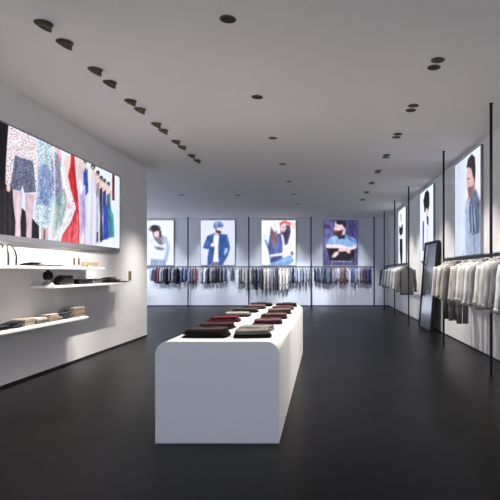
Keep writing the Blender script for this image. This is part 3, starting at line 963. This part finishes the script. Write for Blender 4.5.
def make_garment(kind):
    """returns (list of (part name, mesh)) for one kind of garment, built once"""
    P = {'shirt': (.76, .225, .055, .02, 11), 'jacket': (.80, .235, .066, .0, 12), 'coat': (1.02, .235, .064, .08, 13),
         'blouse': (.68, .215, .052, .04, 14), 'sweater': (.72, .235, .062, -.03, 15)}[kind]
    ln, hw, th, fl, sd = P
    parts = [('body', torso_bm(ln, hw, sd, th, fl))]
    sl = {'shirt': .60, 'jacket': .62, 'coat': .66, 'blouse': .50, 'sweater': .58}[kind]
    for s in (-1, 1):
        parts.append(('sleeve', sleeve_bm(s, hw, sl, sd)))
        parts.append(('cuff', cuff_bm(s, hw, sl, sd)))
    parts.append(('collar', garment_collar_bm()))
    if kind in ('shirt', 'jacket', 'coat'):
        parts.append(('placket', placket_bm(ln, th)))
    out = []
    for nm, bm in parts:
        bmesh.ops.recalc_face_normals(bm, faces=bm.faces[:])
        me = bpy.data.meshes.new(nm)
        bm.to_mesh(me); bm.free()
        for p in me.polygons:
            p.use_smooth = nm != 'placket'
        me.materials.append(fabric((128, 128, 128)))
        out.append((nm, me))
    return out
HALF = {}
KINDS = {k: make_garment(k) for k in ('shirt', 'jacket', 'coat', 'blouse', 'sweater')}
for _k, _parts in KINDS.items():
    HALF[_k] = max(abs(v.co.y) for _, me in _parts for v in me.vertices)
def slim(items, i, want=1.0):
    """thickness factor that keeps a garment clear of both neighbours; items are (place, kind)"""
    gaps = [abs(items[i][0] - items[j][0]) for j in (i - 1, i + 1) if 0 <= j < len(items)]
    return min(want, (min(gaps) * .5 - .006) / HALF.get(items[i][1], .07))
CATS = {'shirt': 'shirt', 'jacket': 'jacket', 'coat': 'coat', 'blouse': 'blouse', 'sweater': 'sweater'}

def hang(kind, x, y, rz, rgb, label, group, m=None, scale=(1, 1, 1), trim=None):
    root = empty({'shirt': 'hanging_shirt', 'jacket': 'hanging_jacket', 'coat': 'hanging_coat', 'blouse': 'hanging_blouse', 'sweater': 'hanging_sweater'}[kind], (x, y, RAILZ), rz)
    base = m or fabric(rgb)
    dark = fabric(trim or tuple(int(c * .82) for c in rgb))
    sleeves = {}
    kids = []
    for nm, me in KINDS[kind]:
        o = bpy.data.objects.new(nm, me)
        COL.objects.link(o)
        if nm == 'cuff':
            o.parent = kids[-1]
        else:
            o.parent = root
        if nm == 'sleeve':
            kids.append(o)
        o.material_slots[0].link = 'OBJECT'
        o.material_slots[0].material = dark if nm in ('cuff', 'collar', 'placket') else base
        if nm != 'cuff':
            o.scale = scale
    tag(root, label, CATS[kind], group)
    return root

# coat hanger: hook over the rail, sloping shoulders inside the garment
def hanger_meshes():
    bm = bmesh.new()
    tube(bm, [(-.152, 0, -.142), (-.09, 0, -.116), (-.03, 0, -.088), (0, 0, -.082), (.03, 0, -.088), (.09, 0, -.116), (.152, 0, -.142)],
         [(.010, .011), (.010, .012), (.011, .013), (.012, .014), (.011, .013), (.010, .012), (.010, .011)], 8)
    me1 = bpy.data.meshes.new('shoulder_bar'); bm.to_mesh(me1); bm.free()
    bm = bmesh.new()
    pts = [(0, 0, -.085), (.006, 0, -.055)]
    for i in range(9):
        a = -PI * .35 + i * (PI * 1.25) / 8
        pts.append((.044 * math.cos(a), 0, .001 + .044 * math.sin(a)))
    tube(bm, pts, .0045, 6)
    me2 = bpy.data.meshes.new('hook'); bm.to_mesh(me2); bm.free()
    for me in (me1, me2):
        for p in me.polygons:
            p.use_smooth = True
        me.materials.append(M_BLACK)
    return me1, me2
HG = hanger_meshes()
def hanger(x, y, rz, label, group, wood=True):
    root = empty('coat_hanger', (x, y, RAILZ), rz)
    for nm, me in zip(('shoulder_bar', 'hook'), HG):
        o = bpy.data.objects.new(nm, me)
        COL.objects.link(o)
        o.parent = root
        o.material_slots[0].link = 'OBJECT'
        o.material_slots[0].material = M_WOOD if (nm == 'shoulder_bar' and wood) else M_DARKMETAL
    tag(root, label, 'hanger', group)
    return root

# --- back wall: (photo-measured place along the rail, colour, word, kind)
BACK = [
 [(151.6, (150, 164, 190), 'pale blue', 'blouse'), (156.2, (88, 58, 70), 'maroon', 'shirt'), (158.6, (120, 78, 88), 'dusty red', 'shirt'), (161.2, (176, 172, 180), 'light grey', 'shirt'),
  (163.6, (120, 116, 126), 'grey', 'shirt'), (166.4, (52, 50, 60), 'black', 'jacket'), (170.2, (104, 106, 118), 'slate', 'shirt'), (173.4, (146, 146, 156), 'mid grey', 'shirt'), (176.8, (56, 54, 64), 'black', 'jacket'),
  (182.2, (86, 98, 134), 'denim blue', 'shirt'), (185.0, (136, 148, 180), 'light blue', 'blouse')],
 [(189.6, (150, 156, 178), 'grey blue', 'shirt'), (192.6, (120, 116, 126), 'grey', 'jacket'), (195.0, (170, 118, 132), 'rose pink', 'blouse'), (202.0, (150, 152, 160), 'light grey', 'shirt'), (205.2, (220, 220, 226), 'white', 'shirt'),
  (208.0, (58, 56, 66), 'black', 'jacket'), (211.4, (136, 136, 146), 'mid grey', 'shirt'), (215.4, (70, 70, 80), 'charcoal', 'jacket'), (218.4, (52, 52, 62), 'black', 'shirt'), (221.0, (104, 106, 116), 'slate', 'shirt'),
  (224.4, (124, 130, 148), 'grey blue', 'sweater'), (231.5, (128, 134, 150), 'steel grey', 'blouse'), (238.4, (226, 224, 222), 'white', 'coat'), (241.2, (120, 120, 122), 'dark grey', 'jacket'), (243.7, (190, 190, 194), 'pale grey', 'shirt'), (246.4, (214, 208, 200), 'bone white', 'coat')],
 [(252.4, (108, 108, 112), 'dark grey', 'jacket'), (255.8, (56, 58, 62), 'black', 'coat'), (258.6, (128, 138, 156), 'blue grey', 'jacket'), (261.4, (84, 88, 98), 'charcoal', 'coat'), (265.0, (222, 210, 190), 'cream', 'coat'), (268.4, (232, 230, 228), 'white', 'coat'),
  (272.2, (150, 150, 152), 'mid grey', 'coat'), (276.4, (78, 78, 82), 'charcoal', 'coat'), (280.6, (230, 230, 232), 'white', 'coat'), (284.0, (216, 200, 176), 'beige', 'coat'), (287.0, (226, 226, 228), 'ivory', 'coat'), (290.0, (140, 138, 136), 'stone grey', 'jacket'),
  (293.0, (52, 54, 64), 'navy black', 'shirt'), (296.4, (134, 150, 172), 'blue grey', 'shirt'), (299.8, (168, 178, 192), 'pale blue', 'shirt'), (302.6, (124, 132, 146), 'steel grey', 'blouse'), (305.4, (158, 164, 174), 'silver', 'shirt'), (308.4, (180, 184, 190), 'pale grey', 'blouse')],
 [(314.8, (58, 64, 78), 'navy', 'blouse'), (318.0, (66, 78, 92), 'dark slate', 'shirt'), (322.0, (88, 102, 124), 'slate blue', 'shirt'), (325.0, (54, 62, 78), 'navy', 'shirt'), (328.0, (112, 124, 146), 'grey blue', 'shirt'), (331.0, (64, 74, 92), 'dark slate', 'shirt'),
  (335.0, (176, 146, 164), 'pink', 'shirt'), (338.0, (198, 194, 204), 'pale lilac', 'blouse'), (341.6, (132, 104, 106), 'dusty brown', 'shirt'), (345.0, (112, 78, 78), 'russet', 'shirt'), (348.0, (190, 182, 188), 'pale grey', 'blouse'), (352.4, (90, 104, 142), 'denim blue', 'shirt'),
  (355.4, (150, 160, 186), 'light blue', 'shirt'), (358.4, (196, 196, 206), 'white', 'blouse'), (361.6, (134, 128, 140), 'mauve grey', 'shirt'), (364.6, (104, 70, 80), 'maroon', 'shirt'), (367.6, (84, 88, 124), 'indigo', 'shirt'), (370.4, (72, 78, 116), 'dark blue', 'shirt')],
]
BAYNAME = ['hat woman', 'blazer man', 'denim women', 'crossed-arms man']
GD = BY
flat = [((px - VPX) / F * (GD - .12), kind) for bay in BACK for px, _, _, kind in bay]
fi = -1
for bi, bay in enumerate(BACK):
    for i, (px, rgb, word, kind) in enumerate(bay):
        x = (px - VPX) / F * (GD - .12)
        fi += 1
        rz = random.uniform(-.012, .012) + PI / 2
        th_ = slim(flat, fi)
        sc = random.uniform(.94, 1.04)
        sz = .92 if kind != 'coat' else 1.0
        hang(kind, x, GD, rz, rgb, '%s %s, %s from the left under the %s poster' % (word, kind, ORD[i], BAYNAME[bi]), 'clothes on the back wall rail', scale=(sc, th_, sz * sc))
        hanger(x, GD, rz, 'thin hanger of the %s %s garment under the %s poster' % (ORD[i], word, BAYNAME[bi]), 'hangers on the back wall rail', wood=False)

# --- near rack on the right
ST = striped('striped_knit', (216, 211, 204), (172, 168, 164), .034)
NEAR = [
 (10.56, (229, 225, 219), 'striped cream', 'sweater', ST), (10.16, (218, 213, 206), 'oatmeal', 'sweater', None), (9.76, (184, 179, 173), 'taupe', 'shirt', None),
 (9.56, (127, 122, 119), 'brown grey', 'jacket', None), (9.16, (226, 224, 220), 'striped white', 'sweater', ST), (8.93, (174, 172, 170), 'mid grey', 'shirt', None),
 (8.70, (229, 224, 215), 'cream', 'shirt', None), (8.46, (200, 196, 189), 'sand', 'shirt', None), (8.20, (226, 229, 230), 'icy blue', 'shirt', None),
 (7.96, (175, 175, 175), 'ash grey', 'shirt', None), (7.63, (238, 238, 233), 'ivory', 'shirt', None), (7.42, (207, 203, 197), 'beige', 'sweater', None),
 (7.20, (166, 168, 171), 'blue grey', 'shirt', None), (6.94, (125, 125, 127), 'dark grey', 'jacket', None), (6.68, (239, 238, 236), 'white', 'shirt', None), (6.42, (132, 118, 111), 'brown', 'jacket', None),
]
PANTS = [(10.36, (84, 82, 80)), (9.96, (122, 120, 118)), (9.36, (112, 110, 108))]
nflat = sorted([(g[0], g[3]) for g in NEAR] + [(p[0], 'trousers') for p in PANTS], reverse=True)
for i, (y, rgb, word, kind, m) in enumerate(NEAR):
    rz = .07 + random.uniform(-.012, .012)
    sc = random.uniform(.98, 1.05)
    th_ = slim(nflat, nflat.index((y, kind)), 1.2)
    hang(kind, PXR, y, rz, rgb, '%s %s, %s garment counting from the mirror on the near rack' % (word, kind, ORD[i]), 'clothes on the near rack', m, (sc * .95, th_ * random.uniform(.68, .85), sc * random.uniform(.96, 1.06)))
    hanger(PXR, y, rz, 'wooden hanger holding the %s %s, %s from the mirror' % (word, kind, ORD[i]), 'hangers on the near rack')

# trousers hung between the shirts, legs showing below the hems
def trouser_leg_bm(s):
    bm = bmesh.new()
    tube(bm, [(s * .058, 0, -.50), (s * .060, .004, -.75), (s * .061, -.003, -1.0), (s * .06, .0, -1.225)], [(.054, .040), (.056, .042), (.056, .043), (.055, .044)], 14)
    return bm
def trousers(x, y, rz, rgb, label):
    root = empty('hanging_trousers', (x, y, RAILZ), rz)
    bm = bmesh.new()
    tube(bm, [(0, 0, -.21), (0, 0, -.30), (0, 0, -.56)], [(.108, .03), (.112, .040), (.112, .042)], 16)
    finish('hip', bm, fabric(rgb), root, smooth=True)
    bm = bmesh.new()
    tube(bm, [(0, 0, -.165), (0, 0, -.212)], [(.107, .03), (.109, .032)], 16)
    finish('waistband', bm, fabric(tuple(int(c * .8) for c in rgb)), root, smooth=True)
    for s in (-1, 1):
        finish('leg', trouser_leg_bm(s), fabric(rgb), root, smooth=True)
    tag(root, label, 'trousers', 'trousers on the near rack')
    return root
for (y, rgb), which in zip(PANTS, ('dark trousers hanging behind the striped cream sweater', 'grey trousers hanging between oatmeal sweater and taupe shirt', 'grey trousers hanging next to the striped white sweater')):
    trousers(PXR, y, .07, rgb, which)
    hanger(PXR, y, .07, 'wooden hanger of the ' + which, 'hangers on the near rack')

# --- far rack on the right
FAR = [(15.62, (116, 114, 114), 'charcoal', 'jacket', .30), (16.5, (226, 224, 222), 'white', 'shirt', .2), (17.1, (190, 190, 190), 'pale grey', 'shirt', .12), (17.9, (176, 180, 184), 'steel grey', 'sweater', .2),
       (18.7, (158, 163, 170), 'soft grey', 'shirt', .05), (19.5, (170, 176, 184), 'light grey', 'sweater', .1), (20.3, (108, 116, 132), 'blue grey', 'jacket', 0)]
fflat = [(g[0], g[3]) for g in FAR]
for i, (y, rgb, word, kind, rz) in enumerate(FAR):
    hang(kind, PXR, y, rz, rgb, '%s %s, %s garment on the rack beyond the mirror' % (word, kind, ORD[i]), 'clothes on the far rack', None, (1.04, slim(fflat, i, 1.35), (1.10, 1.06, 1.0, 1.03, .98, 1.04, 1.0)[i]))
    hanger(PXR, y, rz, 'hanger holding the %s %s on the rack beyond the mirror' % (word, kind), 'hangers on the far rack')

# ------------------------------------------------------------------ leaning mirror
def mirror():
    L, Hm, T = 1.3, 2.47, .09
    root = empty('leaning_mirror', (2.80, 13.95, 0), .06)
    xb, xt = 0.0, .19            # front face foot and head, relative
    ang = math.atan2(xt - xb, Hm)
    R = Matrix.Rotation(ang, 4, 'Y')
    fw = .065
    def place(bm):
        bmesh.ops.transform(bm, matrix=R, verts=bm.verts[:])
        return bm
    parts = []
    off = T * math.sin(ang) + .001
    for nm, (y0, y1, z0, z1) in (('stile', (-L / 2, -L / 2 + fw, 0, Hm)), ('stile', (L / 2 - fw, L / 2, 0, Hm)), ('rail', (-L / 2 + fw, L / 2 - fw, 0, fw)), ('rail', (-L / 2 + fw, L / 2 - fw, Hm - fw, Hm))):
        bm = bmesh.new(); box(bm, 0, T, y0, y1, z0, z1)
        bmesh.ops.translate(bm, verts=bm.verts[:], vec=(0, 0, 0))
        finish(nm, place(bm), M_MFRAME, root, (0, 0, off))
    bm = bmesh.new(); box(bm, .02, .03, -L / 2 + fw, L / 2 - fw, fw, Hm - fw)
    finish('glass', place(bm), M_MIRROR, root, (0, 0, off))
    bm = bmesh.new(); box(bm, .031, T - .005, -L / 2 + fw, L / 2 - fw, fw, Hm - fw)
    finish('back_board', place(bm), M_MFRAME, root, (0, 0, off))
    tag(root, 'tall black-framed mirror leaning on the wall between two clothes racks', 'mirror')
mirror()

# ------------------------------------------------------------------ ceiling lamps
M_LENS = emit('lamp_lens', (255, 240, 220), .6)
def hood_bm(r, dep):
    """oblique-cut shade: shallow towards the wall (-x), deep on the room side"""
    bm = bmesh.new()
    n = 28
    R = []
    for rr, fz, z0 in ((r, 1, 0), (r * .92, 1, 1), (r * .84, 1, 1), (r * .86, 0, 0)):
        ring = []
        for i in range(n):
            a = 2 * PI * i / n
            x, y = rr * math.cos(a), rr * math.sin(a)
            d = 0 if z0 == 0 else .012 + dep * (x / r + 1) / 2
            ring.append(bm.verts.new((x, y, -.006 - d)))
        R.append(ring)
    for A, B in zip(R, R[1:] + R[:1]):
        for i in range(n):
            j = (i + 1) % n
            bm.faces.new((A[i], A[j], B[j], B[i]))
    return bm
def washer(i, x, y, label, watts, size):
    root = empty('hooded_spotlight', (x, y, H))
    bm = bmesh.new()
    lathe(bm, [(.092, -.0005), (.094, -.006), (.082, -.009), (.080, -.0005)], 28)
    finish('ring', bm, M_LAMPBLACK, root, smooth=False)
    finish('hood', hood_bm(.080, .072), M_LAMPBLACK, root, smooth=True)
    bm = bmesh.new(); lathe(bm, [(0, -.002), (.06, -.002), (.06, -.005), (0, -.006)], 20)
    finish('lens', bm, M_LENS, root)
    tag(root, label, 'spotlight', 'hooded spotlights facing the billboard wall')
    d = spot('wash_light', (x - .02, y, H - .03), (XL, y + (.55 if i == 5 else 0), -.2), watts, WARM, size, .95, .02)
    return root
WX = -2.95
WY = [(5.27, 5.70), (6.46, 6.90), (7.64, 8.03), (8.82, 9.21), (9.98, 10.42), (11.17, 11.67)]
WGAIN = [1, 1, 1, 1.1, .04, 1.15]
WSIZE = [66, 66, 66, 66, 60, 50]
for i, (a, b) in enumerate(WY):
    for k, y in enumerate((a, b)):
        washer(i, WX, y, 'black hooded ceiling spotlight, %s lamp of the %s pair from the front' % (('near', 'far')[k], ORD[i]), WASH_W * WGAIN[i], WSIZE[i])

def downlight(x, y, r, label, group, target, watts, color, size=70, blend=.6):
    root = empty('recessed_downlight', (x, y, H))
    bm = bmesh.new()
    lathe(bm, [(r, -.0005), (r * 1.02, -.006), (r * .86, -.008), (r * .80, -.003), (r * .80, -.0005)], 24)
    finish('trim_ring', bm, M_LAMPBLACK, root)
    bm = bmesh.new(); lathe(bm, [(0, -.0008), (r * .8, -.0008), (r * .8, -.0025), (r * .34, -.0025), (0, -.0025)], 24)
    finish('baffle', bm, M_BLACK, root)
    tag(root, label, 'downlight', group)
    if watts:
        spot('down_light', (x, y, H - .02), target, watts, color, size, blend, .035)
    return root
for i, y in enumerate((2.88, 5.18, 7.48, 9.76, 12.1, 14.4, 16.7, 19.0)):
    if i == 0:
        continue
    downlight(-.99, y, .085, 'single round black downlight above the table line, %s from the front' % ORD[i - 1], 'single downlights over the table line', (-.99, y, 0) if y < 15 else (-.99, YB, .75), TABLE_W if y < 12 else TABLE_W * .4 if y < 15 else REAR_W, WARM if y < 12 else COOL, 62 if y < 15 else 27, .7)
for i, y in enumerate((6.18, 7.865, 9.48, 11.17, 12.87, 14.55, 16.25, 17.9)):
    downlight(1.413, y, .085, 'round black downlight of the %s ceiling pair on the clothes-rack side, far lamp' % ORD[i], 'paired downlights', (XR, y + .1, .55), PAIR_WALL_W, WARM, 62, .9)
    downlight(1.413, y + .22, .085, 'round black downlight of the %s ceiling pair on the clothes-rack side, near lamp' % ORD[i], 'paired downlights', (-.6, y + .2, .6) if y < 16 else (1.2, YB, .75), PAIR_TABLE_W if y < 10 else PAIR_TABLE_W * .35 if y < 16 else REAR_W if y < 17 else 60, WARM if y < 16 else COOL, 60 if y < 16 else 27, .7)
REAR = [(-8.6, 16.9, 'deepest in the side bay'), (-6.7, 16.9, 'second of the side bay'), (-4.8, 16.9, 'nearest the end of the billboard wall'), (-2.92, 16.95, 'next to the single downlight line')]
for x, y, txt in REAR:
    downlight(x, y, .085, 'lone downlight in the rear ceiling, ' + txt, 'rear downlights', (x, YB, .75), REAR_W, COOL, 27, .8)
for i, cx in enumerate((-7.99, -5.06, -2.15, .815)):
    for k, dx in enumerate((-.55, 0, .55)):
        downlight(cx + dx, 23.05, .05, 'tiny downlight before the %s poster, %s of three along the wall' % (BAYNAME[i], ORD[k]), 'tiny downlights along the back wall', (cx + dx, 23.9, 0.9), BACK_W, COOL, 60, 1.0)
